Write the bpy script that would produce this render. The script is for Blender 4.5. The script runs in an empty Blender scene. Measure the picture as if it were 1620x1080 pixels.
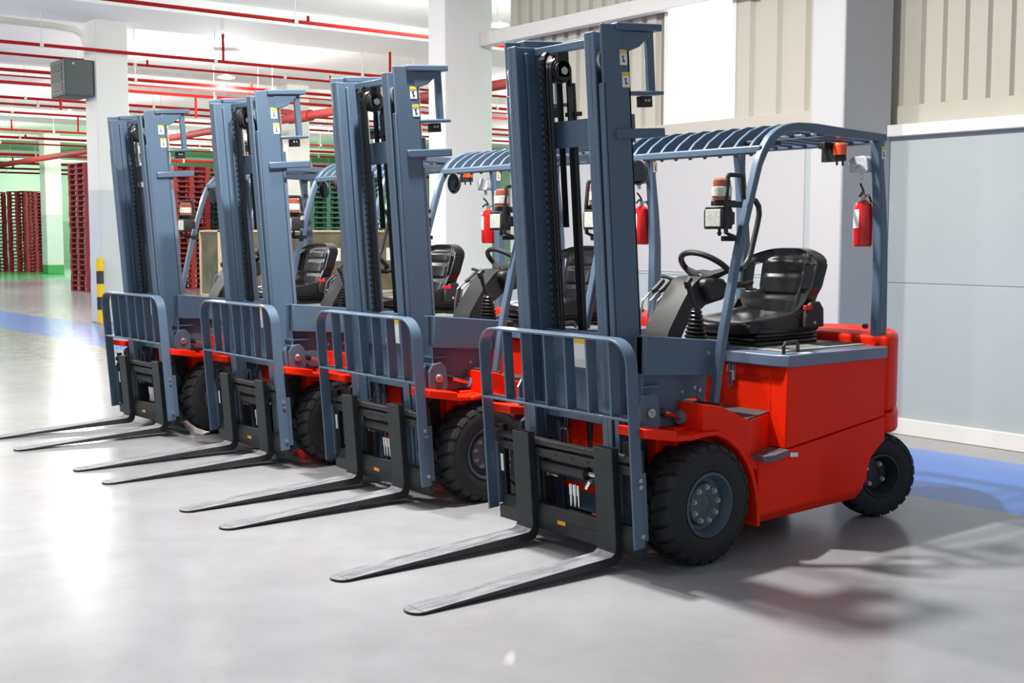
import bpy, bmesh, math, random
from mathutils import Vector, Matrix
random.seed(7)
PI = math.pi
S = bpy.context.scene
COL = S.collection

# ------------------------------------------------------------------ camera, world, exposure
CAM = Vector((4.2436, 4.502, 1.552)); YAW = -2.2356; PIT = -0.0868; FPX = 1944.2
cam = bpy.data.cameras.new('camera'); co = bpy.data.objects.new('camera', cam); COL.objects.link(co)
F = Vector((math.cos(YAW)*math.cos(PIT), math.sin(YAW)*math.cos(PIT), math.sin(PIT)))
R = F.cross(Vector((0, 0, 1))).normalized(); U = R.cross(F)
M = Matrix((R, U, -F)).transposed().to_4x4(); M.translation = CAM
co.matrix_world = M
cam.sensor_width = 36; cam.sensor_fit = 'HORIZONTAL'; cam.lens = FPX*36/1620; cam.clip_end = 300
S.camera = co
S.view_settings.view_transform = 'Standard'; S.view_settings.look = 'None'
S.view_settings.exposure = 0.24; S.view_settings.gamma = 1; S.view_settings.use_curve_mapping = False
W = bpy.data.worlds.new('daylight'); S.world = W; W.use_nodes = True
W.node_tree.nodes['Background'].inputs[0].default_value = (0.80, 0.90, 1.0, 1)
W.node_tree.nodes['Background'].inputs[1].default_value = 0.42

def area(name, loc, size, power, color=(1, .97, .92), aim=None, spread=PI):
    l = bpy.data.lights.new(name, 'AREA'); l.shape = 'DISK'; l.size = size; l.energy = power; l.color = color; l.spread = spread
    o = bpy.data.objects.new(name, l); COL.objects.link(o); o.location = loc
    if aim: o.rotation_euler = (Vector(aim)-Vector(loc)).to_track_quat('-Z', 'Y').to_euler()
    return o
def point(name, loc, power, r=.16):
    l = bpy.data.lights.new(name, 'POINT'); l.shadow_soft_size = r; l.energy = power; l.color = (1, .98, .94)
    o = bpy.data.objects.new(name, l); COL.objects.link(o); o.location = loc; return o
# high-bay lamps and added fills over the parked row and hall, above the frame
area('bay_or_fill_light', (0.6, -1.0, 5.02), .22, 380)
area('bay_or_fill_light', (4.6, -0.9, 5.02), .35, 60)
area('bay_or_fill_light', (0.9, -2.5, 5.02), .30, 200)  # added fill that lights the left faces of the rear trucks
area('bay_or_fill_light', (3.6, -7.0, 5.02), .45, 80)
area('bay_or_fill_light', (2.2, -8.6, 5.02), .45, 260)
point('bay_or_fill_light', (3.0, -13.5, 4.6), 190)  # added fill that brightens the hall ceiling

G = -0.008        # floor level

# ------------------------------------------------------------------ materials
def srgb(r, g, b):
    f = lambda c: (c/255/12.92) if c/255 <= .04045 else ((c/255+.055)/1.055)**2.4
    return (f(r), f(g), f(b), 1)
def mat(name, rgb, rough=.5, metal=0, emit=0, noise=0, nscale=6, coat=0, bump=0, bscale=60, alpha=1, trans=0):
    m = bpy.data.materials.new(name); m.use_nodes = True; nt = m.node_tree; p = nt.nodes['Principled BSDF']
    c = srgb(*rgb); p.inputs['Base Color'].default_value = c; p.inputs['Roughness'].default_value = rough
    p.inputs['Metallic'].default_value = metal; p.inputs['Coat Weight'].default_value = coat
    p.inputs['Coat Roughness'].default_value = .12
    if trans: p.inputs['Transmission Weight'].default_value = trans
    if emit: p.inputs['Emission Color'].default_value = c; p.inputs['Emission Strength'].default_value = emit
    tc = nt.nodes.new('ShaderNodeTexCoord')
    if noise:
        n = nt.nodes.new('ShaderNodeTexNoise'); n.inputs['Scale'].default_value = nscale; n.inputs['Detail'].default_value = 6
        nt.links.new(tc.outputs['Object'], n.inputs['Vector'])
        mr = nt.nodes.new('ShaderNodeMapRange'); mr.inputs[1].default_value = .3; mr.inputs[2].default_value = .7
        mr.inputs[3].default_value = 1-noise; mr.inputs[4].default_value = 1+noise*.6
        nt.links.new(n.outputs[0], mr.inputs[0])
        mx = nt.nodes.new('ShaderNodeVectorMath'); mx.operation = 'SCALE'; mx.inputs[0].default_value = c[:3]
        nt.links.new(mr.outputs[0], mx.inputs['Scale']); nt.links.new(mx.outputs[0], p.inputs['Base Color'])
    if bump:
        n = nt.nodes.new('ShaderNodeTexNoise'); n.inputs['Scale'].default_value = bscale; n.inputs['Detail'].default_value = 3
        nt.links.new(tc.outputs['Object'], n.inputs['Vector'])
        b = nt.nodes.new('ShaderNodeBump'); b.inputs['Strength'].default_value = bump; b.inputs['Distance'].default_value = .01
        nt.links.new(n.outputs[0], b.inputs['Height']); nt.links.new(b.outputs[0], p.inputs['Normal'])
    return m

SLATE = mat('slate_paint', (82, 101, 121), .36, noise=.05, nscale=3, coat=.2)
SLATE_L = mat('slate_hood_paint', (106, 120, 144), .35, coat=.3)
RED = mat('red_paint', (246, 40, 6), .45, noise=.03, nscale=2)
RED.node_tree.nodes['Principled BSDF'].inputs['Specular IOR Level'].default_value = .18
BLACK = mat('black_metal', (30, 32, 34), .45, noise=.2, nscale=12)
DARK = mat('fork_steel', (44, 48, 50), .5, metal=.2, noise=.25, nscale=14)
RUBBER = mat('tyre_rubber', (33, 34, 37), .72, noise=.15, nscale=9, bump=.15)
RIM = mat('rim_paint', (72, 84, 96), .45)
RIMD = mat('rim_dark_paint', (40, 47, 55), .5)
CHROME = mat('chrome', (215, 215, 215), .22, metal=1)
ZINC = mat('zinc_bolt', (190, 192, 190), .35, metal=.8)
PLAST = mat('black_plastic', (36, 37, 38), .5, bump=.08, bscale=300)
VINYL = mat('black_vinyl', (20, 21, 23), .27, bump=.05, bscale=200)
WHITE = mat('sticker_white', (240, 240, 238), .5)
YELLOW = mat('sticker_yellow', (245, 200, 40), .5)
ORANGE = mat('amber_lens', (250, 90, 30), .25, coat=.5)
BROWNL = mat('smoky_amber_lens', (150, 80, 55), .2, coat=.5)
LENS = mat('lamp_lens', (215, 215, 205), .15, noise=.2, nscale=60, coat=.6)
EXTRED = mat('extinguisher_red', (205, 22, 20), .25, coat=.5)
GLASS = mat('mirror_glass', (70, 76, 82), .08, metal=1)

def blade_material():
    m = bpy.data.materials.new('worn_fork_top'); m.use_nodes = True; nt = m.node_tree; p = nt.nodes['Principled BSDF']
    tc = nt.nodes.new('ShaderNodeTexCoord'); mp = nt.nodes.new('ShaderNodeMapping'); mp.inputs['Scale'].default_value = (5, 22, 5)
    n = nt.nodes.new('ShaderNodeTexNoise'); n.inputs['Scale'].default_value = 1.3; n.inputs['Detail'].default_value = 8; n.inputs['Roughness'].default_value = .7
    cr = nt.nodes.new('ShaderNodeValToRGB')
    cr.color_ramp.elements[0].position = .32; cr.color_ramp.elements[0].color = srgb(84, 85, 91)
    cr.color_ramp.elements[1].position = .68; cr.color_ramp.elements[1].color = srgb(150, 150, 155)
    nt.links.new(tc.outputs['Object'], mp.inputs[0]); nt.links.new(mp.outputs[0], n.inputs['Vector'])
    nt.links.new(n.outputs[0], cr.inputs[0]); nt.links.new(cr.outputs[0], p.inputs['Base Color'])
    p.inputs['Roughness'].default_value = .5; p.inputs['Metallic'].default_value = .1
    return m
BLADE = blade_material()

# ------------------------------------------------------------------ mesh collector
class MB:
    def __init__(s, m=None):
        s.bm = bmesh.new(); s.mats = []; s.cur = 0
        if m: s.use(m)
    def use(s, m):
        if m not in s.mats: s.mats.append(m)
        s.cur = s.mats.index(m); return s
    def face(s, vs):
        try: f = s.bm.faces.new(vs)
        except ValueError: return None
        f.material_index = s.cur; return f
    def box(s, x0, x1, y0, y1, z0, z1):
        return s.prism([(x0, y0), (x1, y0), (x1, y1), (x0, y1)], 'z', z0, z1)
    def cbox(s, c, d, rot=None):
        x, y, z = d[0]/2, d[1]/2, d[2]/2; n0 = len(s.bm.verts)
        s.prism([(-x, -y), (x, -y), (x, y), (-x, y)], 'z', -z, z); s.bm.verts.ensure_lookup_table()
        for v in s.bm.verts[n0:]:
            if rot is not None: v.co = rot @ v.co
            v.co += Vector(c)
        return s
    def prism(s, pts, ax, a0, a1, a1b=None):
        def P(p, a):
            return {'x': (a, p[0], p[1]), 'y': (p[0], a, p[1]), 'z': (p[0], p[1], a)}[ax]
        A = [s.bm.verts.new(P(p, a0)) for p in pts]; B = [s.bm.verts.new(P(p, a1)) for p in pts]
        s.face(A); s.face(B[::-1]); n = len(pts)
        for i in range(n): s.face([A[i], A[(i+1) % n], B[(i+1) % n], B[i]])
        return s
    def ring(s, c, u, v, r, n, ru=None):
        return [s.bm.verts.new(c + u*(r*math.cos(2*PI*i/n)) + v*((ru or r)*math.sin(2*PI*i/n))) for i in range(n)]
    def cyl(s, p0, p1, r, r2=None, n=20):
        p0, p1 = Vector(p0), Vector(p1); t = (p1-p0).normalized()
        u = t.orthogonal().normalized(); v = t.cross(u); r2 = r if r2 is None else r2
        A = s.ring(p0, u, v, r, n); B = s.ring(p1, u, v, r2, n)
        s.face(A[::-1]); s.face(B)
        for i in range(n): s.face([A[i], A[(i+1) % n], B[(i+1) % n], B[i]])
        return s
    def tube(s, path, r, n=10, closed=False, rv=None):
        P = [Vector(p) for p in path]; m = len(P); rings = []; pu = None
        for i in range(m):
            if closed: t = (P[(i+1) % m]-P[i-1]).normalized()
            else: t = (P[min(i+1, m-1)]-P[max(i-1, 0)]).normalized()
            u = t.orthogonal().normalized() if pu is None else (pu-t*pu.dot(t)).normalized()
            pu = u; rr = rv[i] if rv else r
            rings.append(s.ring(P[i], u, t.cross(u), rr, n))
        for a in range(m if closed else m-1):
            A, B = rings[a], rings[(a+1) % m]
            for i in range(n): s.face([A[i], A[(i+1) % n], B[(i+1) % n], B[i]])
        if not closed: s.face(rings[0][::-1]); s.face(rings[-1])
        return s
    def lathe(s, prof, c=(0, 0, 0), ax='y', n=48):
        c = Vector(c); e = {'x': (Vector((0, 1, 0)), Vector((0, 0, 1)), Vector((1, 0, 0))), 'y': (Vector((1, 0, 0)), Vector((0, 0, 1)), Vector((0, 1, 0))),
                            'z': (Vector((1, 0, 0)), Vector((0, 1, 0)), Vector((0, 0, 1)))}[ax]
        rings = []
        for r, h in prof:
            if r < 1e-6: rings.append([s.bm.verts.new(c+e[2]*h)])
            else: rings.append(s.ring(c+e[2]*h, e[0], e[1], r, n))
        for A, B in zip(rings, rings[1:]):
            for i in range(n):
                j = (i+1) % n
                if len(A) == 1 and len(B) == 1: continue
                if len(A) == 1: s.face([A[0], B[i], B[j]])
                elif len(B) == 1: s.face([A[i], A[j], B[0]])
                else: s.face([A[i], A[j], B[j], B[i]])
        return s
    def strap(s, path, dvec, depth, th, closed=False):
        """flat bar bent along a path; dvec = direction of its depth"""
        P = [Vector(p) for p in path]; D = Vector(dvec).normalized(); m = len(P); rs = []
        for i in range(m):
            t = (P[min(i+1, m-1)]-P[max(i-1, 0)]).normalized(); nrm = t.cross(D).normalized()
            rs.append([s.bm.verts.new(P[i]+D*(a*depth/2)+nrm*(b*th/2)) for a, b in ((-1, -1), (1, -1), (1, 1), (-1, 1))])
        for A, B in zip(rs, rs[1:]):
            for i in range(4): s.face([A[i], A[(i+1) % 4], B[(i+1) % 4], B[i]])
        s.face(rs[0][::-1]); s.face(rs[-1]); return s
    def grid(s, fn, nu, nv):
        V = [[s.bm.verts.new(fn(i/nu, j/nv)) for j in range(nv+1)] for i in range(nu+1)]
        for i in range(nu):
            for j in range(nv): s.face([V[i][j], V[i+1][j], V[i+1][j+1], V[i][j+1]])
        return s
    def build(s, name, parent=None, xf=None, bevel=0, seg=2, angle=32, m=None, sub=0, solid=0):
        bmesh.ops.recalc_face_normals(s.bm, faces=s.bm.faces)
        if xf is not None: s.bm.transform(xf)
        for f in s.bm.faces: f.smooth = True
        for e in s.bm.edges:
            if len(e.link_faces) == 2: e.smooth = e.calc_face_angle(0) < math.radians(angle)
        me = bpy.data.meshes.new(name); s.bm.to_mesh(me); s.bm.free()
        for q in s.mats: me.materials.append(q)
        if m: me.materials.append(m)
        o = bpy.data.objects.new(name, me); COL.objects.link(o)
        if parent: o.parent = parent
        if solid:
            k = o.modifiers.new('solid', 'SOLIDIFY'); k.thickness = solid; k.offset = 0
        if bevel:
            k = o.modifiers.new('bevel', 'BEVEL'); k.width = bevel; k.segments = seg; k.limit_method = 'ANGLE'; k.angle_limit = math.radians(40); k.harden_normals = False
        if sub:
            k = o.modifiers.new('sub', 'SUBSURF'); k.levels = sub; k.render_levels = sub
        return o

def tag(o, label, cat, group=None, kind=None):
    o['label'] = label; o['category'] = cat
    if group: o['group'] = group
    if kind: o['kind'] = kind
    return o
def struct(o): o['kind'] = 'structure'; return o
def empty(name, loc=(0, 0, 0), rz=0):
    o = bpy.data.objects.new(name, None); COL.objects.link(o); o.location = loc; o.rotation_euler = (0, 0, rz); o.empty_display_size = .2
    return o
def copy_tree(o, parent=None):
    c = o.copy(); COL.objects.link(c); c.parent = parent
    for ch in o.children: copy_tree(ch, c)
    return c

# ------------------------------------------------------------------ setting
def paint_mat(name, low, high, zsplit, rough=.6, base=None, zbase=0):
    m = bpy.data.materials.new(name); m.use_nodes = True; nt = m.node_tree; p = nt.nodes['Principled BSDF']
    g = nt.nodes.new('ShaderNodeNewGeometry'); sp = nt.nodes.new('ShaderNodeSeparateXYZ'); nt.links.new(g.outputs['Position'], sp.inputs[0])
    mt = nt.nodes.new('ShaderNodeMath'); mt.operation = 'GREATER_THAN'; mt.inputs[1].default_value = zsplit; nt.links.new(sp.outputs[2], mt.inputs[0])
    mx = nt.nodes.new('ShaderNodeMix'); mx.data_type = 'RGBA'; nt.links.new(mt.outputs[0], mx.inputs[0])
    mx.inputs[6].default_value = srgb(*low); mx.inputs[7].default_value = srgb(*high); out = mx.outputs[2]
    if base:
        m2 = nt.nodes.new('ShaderNodeMath'); m2.operation = 'LESS_THAN'; m2.inputs[1].default_value = zbase; nt.links.new(sp.outputs[2], m2.inputs[0])
        x2 = nt.nodes.new('ShaderNodeMix'); x2.data_type = 'RGBA'; nt.links.new(m2.outputs[0], x2.inputs[0]); nt.links.new(out, x2.inputs[6]); x2.inputs[7].default_value = srgb(*base); out = x2.outputs[2]
    nt.links.new(out, p.inputs['Base Color']); p.inputs['Roughness'].default_value = rough
    return m

def floor_mat():
    m = bpy.data.materials.new('sealed_concrete'); m.use_nodes = True; nt = m.node_tree; p = nt.nodes['Principled BSDF']; L = nt.links.new
    g = nt.nodes.new('ShaderNodeNewGeometry'); sp = nt.nodes.new('ShaderNodeSeparateXYZ'); L(g.outputs['Position'], sp.inputs[0])
    n1 = nt.nodes.new('ShaderNodeTexNoise'); n1.inputs['Scale'].default_value = 1.1; n1.inputs['Detail'].default_value = 7; n1.inputs['Roughness'].default_value = .6
    n2 = nt.nodes.new('ShaderNodeTexNoise'); n2.inputs['Scale'].default_value = 5; n2.inputs['Detail'].default_value = 4
    L(g.outputs['Position'], n1.inputs['Vector']); L(g.outputs['Position'], n2.inputs['Vector'])
    ad = nt.nodes.new('ShaderNodeMath'); ad.operation = 'MULTIPLY_ADD'; ad.inputs[1].default_value = .28; L(n2.outputs[0], ad.inputs[0]); L(n1.outputs[0], ad.inputs[2])
    cr = nt.nodes.new('ShaderNodeValToRGB'); L(ad.outputs[0], cr.inputs[0])
    cr.color_ramp.elements[0].position = .38; cr.color_ramp.elements[0].color = srgb(136, 137, 140)
    cr.color_ramp.elements[1].position = .95; cr.color_ramp.elements[1].color = srgb(158, 159, 163)
    def band(sock, a, b):
        x = nt.nodes.new('ShaderNodeMath'); x.operation = 'GREATER_THAN'; x.inputs[1].default_value = a; L(sock, x.inputs[0])
        y = nt.nodes.new('ShaderNodeMath'); y.operation = 'LESS_THAN'; y.inputs[1].default_value = b; L(sock, y.inputs[0])
        z = nt.nodes.new('ShaderNodeMath'); z.operation = 'MULTIPLY'; L(x.outputs[0], z.inputs[0]); L(y.outputs[0], z.inputs[1]); return z.outputs[0]
    def mix(fac, a, col):
        q = nt.nodes.new('ShaderNodeMix'); q.data_type = 'RGBA'; L(fac, q.inputs[0]); L(a, q.inputs[6]); q.inputs[7].default_value = srgb(*col); return q.outputs[2]
    # the painted walkway drifts slightly with y (0.03 m per m)
    xx = nt.nodes.new('ShaderNodeMath'); xx.operation = 'MULTIPLY_ADD'; xx.inputs[1].default_value = .026; L(sp.outputs[1], xx.inputs[0]); L(sp.outputs[0], xx.inputs[2])
    c = mix(band(xx.outputs[0], -3.59, -2.13), cr.outputs[0], (70, 122, 206))
    c = mix(band(sp.outputs[1], -200, -40), c, (84, 172, 112))
    L(c, p.inputs['Base Color'])
    rr = nt.nodes.new('ShaderNodeMapRange'); rr.inputs[3].default_value = .14; rr.inputs[4].default_value = .24; L(n2.outputs[0], rr.inputs[0])
    L(rr.outputs[0], p.inputs['Roughness']); p.inputs['Specular IOR Level'].default_value = .28
    return m
struct(MB(floor_mat()).box(-34, 12, -66, 12, G-.1, G).build('floor'))
CEIL = mat('ceiling_paint', (250, 249, 246), .8)
cb = MB(CEIL).box(-34, 6.5, -66, 6.2, 5.5, 5.7)
cb.build('ceiling')['kind'] = 'structure'
for i, y in enumerate((-6.3, -16.45, -26.6, -36.8, -47, -57)):
    b = MB(CEIL).box(-34 if i else -34, 6.5, y-1.0, y+1.0, 5.25, 5.5)
    struct(b.build('ceiling_band'))
HALLW = paint_mat('hall_wall_bounce_paint', (150, 190, 165), (176, 208, 184), 2.3)  # green bounce from the painted floor is put into this wall colour
struct(MB(HALLW).box(-34, 12, -66.2, -66, G, 5.5).build('wall_back'))
struct(MB(HALLW).box(-34.2, -34, -66, -6.1, G, 5.5).build('wall_left'))
struct(MB(HALLW).box(-34, -4.2, -6.25, -6.10, G, 5.5).build('wall_partition'))

PANEL = mat('wall_panel_paint', (178, 187, 188), .6, noise=.03, nscale=1.5)
BEIGE = mat('corrugated_sheet_paint', (192, 189, 177), .5)
LWHITE = mat('trim_white_paint', (232, 231, 227), .6)
X0 = -4.05
# lower painted wall with a thin horizontal joint
w = MB(PANEL).box(X0-.15, X0, -6.10, 9, 1.18, 2.39).box(X0-.15, X0, -6.10, 9, G, 1.165).box(X0-.15, X0-.006, -6.10, 9, 1.165, 1.18)
struct(w.build('wall_right'))
struct(MB(mat('lit_wall_panel_paint', (194, 195, 196), .6)).box(X0, X0+.006, -6.10, -2.12, 1.205, 2.39).build('trim_panel', bevel=.003))  # same wall paint, coloured lighter where more light falls on it
struct(MB(LWHITE).box(X0, X0+.025, -6.10, 9, G, .120).build('baseboard_right', bevel=.006))
struct(MB(BEIGE).box(X0-.2, X0+.02, -6.10, -1.6, 2.39, 2.57).build('trim_1', bevel=.004))
struct(MB(LWHITE).box(X0-.1, X0+.06, -1.29, 9, 2.305, 2.395).build('trim_2', bevel=.006))
def corrugated(y0, y1, z0, z1, x, pitch, name, hole=None):
    """trapezoidal steel sheet, profile along y"""
    pts = []; y = y0; k = 0
    while y < y1:
        for dy, dx in ((0, 0), (pitch*.62, 0), (pitch*.72, .035), (pitch*.90, .035)):
            if y+dy <= y1: pts.append((x-dx, y+dy))
        y += pitch
    back = [(x-.06, pts[-1][1]), (x-.06, pts[0][1])]
    return struct(MB(BEIGE).prism(pts+back, 'z', z0, z1).build(name, angle=20))
corrugated(-6.10, -3.74, 2.57, 5.5, X0, .19, 'wall_sheet')
corrugated(-2.93, -1.60, 2.57, 5.5, X0, .30, 'wall_sheet')
corrugated(-3.74, -2.93, 4.4, 5.5, X0, .19, 'wall_sheet')
corrugated(-1.60, 9, 2.55, 5.5, X0-.10, .185, 'wall_sheet')
struct(MB(BEIGE).box(X0-.2, X0-.085, -1.6, 9, 2.39, 2.55).build('trim_3', bevel=.004))
struct(MB(LWHITE).box(X0+.02, X0+.14, -6.47, -1.61, 3.60, 3.74).build('trim_4', bevel=.006))
wf = MB(LWHITE)
for a in ((-3.77, -3.72, 2.55, 4.42), (-2.94, -2.89, 2.55, 4.42), (-3.72, -2.94, 2.55, 2.58), (-3.72, -2.94, 4.38, 4.42)): wf.box(X0-.06, X0+.015, *a)
win = struct(wf.build('window_1', bevel=.004))
gl = MB(mat('daylit_frosted_glass', (246, 252, 252), .4, emit=1.3)).box(X0-.04, X0-.02, -3.74, -2.92, 2.57, 4.4).build('pane', win)

# columns on a 10.2 m grid
CP = paint_mat('column_paint', (205, 210, 212), (232, 231, 228), 2.33)
CPG = paint_mat('far_column_paint', (200, 210, 206), (232, 232, 226), 2.33, base=(60, 150, 80), zbase=.35)
def column(x0, x1, y0, y1, m=CP, z1=5.5):
    return struct(MB(m).box(x0, x1, y0, y1, G, z1).build('column', bevel=.015))
column(-4.05, -3.45, -1.60, -1.293, mat('pilaster_paint', (186, 188, 190), .6))
column(-4.09, -3.45, -6.80, -6.48, mat('white_column_paint', (248, 247, 244), .6))
column(-3.97, -3.40, -17.48, -16.91)
for y in (-25, -35.1, -45.2, -55.3): column(-12.0, -11.36, y-.65, y, CPG)
for y in (-15.5, -25.5, -35.5): column(-21.5, -20.9, y-.7, y, CPG)

# ------------------------------------------------------------------ forklift
T = 0.0716
TILT = Matrix.Translation((0, 0, .3)) @ Matrix.Rotation(T, 4, 'Y') @ Matrix.Translation((0, 0, -.3))
FR, RR = .292, .236

def lugs(mb, c, R, y0, y1, n, side, depth=.016, skew=.5, duty=.72):
    """tread blocks of one half of a tyre (side = +1 for the outer half)"""
    w = y1-y0; ym = (y0+y1)/2
    for k in range(n):
        a0 = 2*PI*(k+(.5 if side < 0 else 0))/n; da = 2*PI/n*duty
        if side > 0: prof = [(R-depth, ym+.006), (R, ym+.006), (R-.001, y1-.035), (R-.010, y1-.012), (R-.034, y1), (R-.045, y1-.02)]
        else: prof = [(R-depth, ym-.006), (R, ym-.006), (R-.001, y0+.035), (R-.010, y0+.012), (R-.034, y0), (R-.045, y0+.02)]
        rings = []
        for q in range(4):
            rg = []
            for r, y in prof:
                a = a0+da*q/3+skew*abs(y-ym)/w*2*(2*PI/n)
                rg.append(mb.bm.verts.new((c[0]+r*math.cos(a), c[1]+y, c[2]+r*math.sin(a))))
            rings.append(rg)
        m = len(prof)
        for A, B in zip(rings, rings[1:]):
            for i in range(m): mb.face([A[i], A[(i+1) % m], B[(i+1) % m], B[i]])
        mb.face(rings[0]); mb.face(rings[-1][::-1])

def wheel(parent, name, x, y, R, width, side, rim_r, nuts, rot=0, dish=.05, rimmat=RIM):
    """side=+1: outer face towards +y"""
    h = width/2
    t = MB(RUBBER)
    t.lathe([(rim_r, -h+.02), (rim_r+.03, -h+.004), (R-.05, -h), (R-.02, -h+.012), (R-.015, -h+.03), (R-.015, h-.03), (R-.02, h-.012), (R-.05, h), (R-.07, h+.003), (rim_r+.035, h+.004), (rim_r+.012, h-.004), (rim_r, h-.02), (rim_r, -h+.02)], n=72)
    lugs(t, (0, 0, 0), R, -h, h, 22, 1); lugs(t, (0, 0, 0), R, -h, h, 22, -1)
    o = t.build(name, parent); o.location = (x, y, R+G); o.rotation_euler = (0, 0, rot)
    s = side
    r = MB(rimmat)
    r.lathe([(rim_r+.004, s*(h-.025)), (rim_r+.006, s*(h-.002)), (rim_r-.006, s*(h+.001)), (rim_r-.012, s*(h-.012)), (rim_r-.028, s*(h-dish)), (rim_r*.70, s*(h-dish-.004)), (rim_r*.66, s*(h-dish+.014)), (rim_r*.30, s*(h-dish+.016)), (rim_r*.28, s*(h-dish+.010)), (0, s*(h-dish+.010))], n=48)
    r.lathe([(rim_r+.004, s*(h-.03)), (rim_r-.004, -s*(h-.03)), (0, -s*(h-.04))], n=32)
    ro = r.build('rim', o)
    for k in range(nuts):
        a = 2*PI*(k+.35)/nuts; rr = rim_r*.54
        nb = MB(ZINC)
        c = Vector((rr*math.cos(a), 0, rr*math.sin(a))); yb = s*(h-dish+.016)
        nb.cyl(c+Vector((0, yb-s*.004, 0)), c+Vector((0, yb+s*.003, 0)), .0135, n=12)
        nb.cyl(c+Vector((0, yb, 0)), c+Vector((0, yb+s*.014, 0)), .0105, n=6)
        nb.cyl(c+Vector((0, yb, 0)), c+Vector((0, yb+s*.018, 0)), .0055, n=8)
        nb.build('wheel_nut', o)
    return o

def sticker(parent, pts, nrm, name='warning_label', xf=None, mark=True):
    """pts: centre, width dir*w, height dir*h"""
    c, u, v = (Vector(p) for p in pts); n = Vector(nrm).normalized()*.0012
    b = MB(WHITE)
    def q(a0, a1, b0, b1, off):
        P = [c+u*a0+v*b0+n*off, c+u*a1+v*b0+n*off, c+u*a1+v*b1+n*off, c+u*a0+v*b1+n*off]
        V = [b.bm.verts.new(p) for p in P]; Wv = [b.bm.verts.new(p-n*.8) for p in P]
        b.face(V); b.face(Wv[::-1])
        for i in range(4): b.face([V[i], V[(i+1) % 4], Wv[(i+1) % 4], Wv[i]])
    q(-.5, .5, -.5, .5, 1)
    if mark is not False: b.use(YELLOW); q(-.47, .47, .24, .47, 2)
    if mark:
        b.use(BLACK); q(-.12, .02, -.3, .05, 2); q(.02, .2, -.3, -.2, 2); q(-.25, .12, .05, .1, 2)
    return b.build(name, parent, xf=xf)

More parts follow.
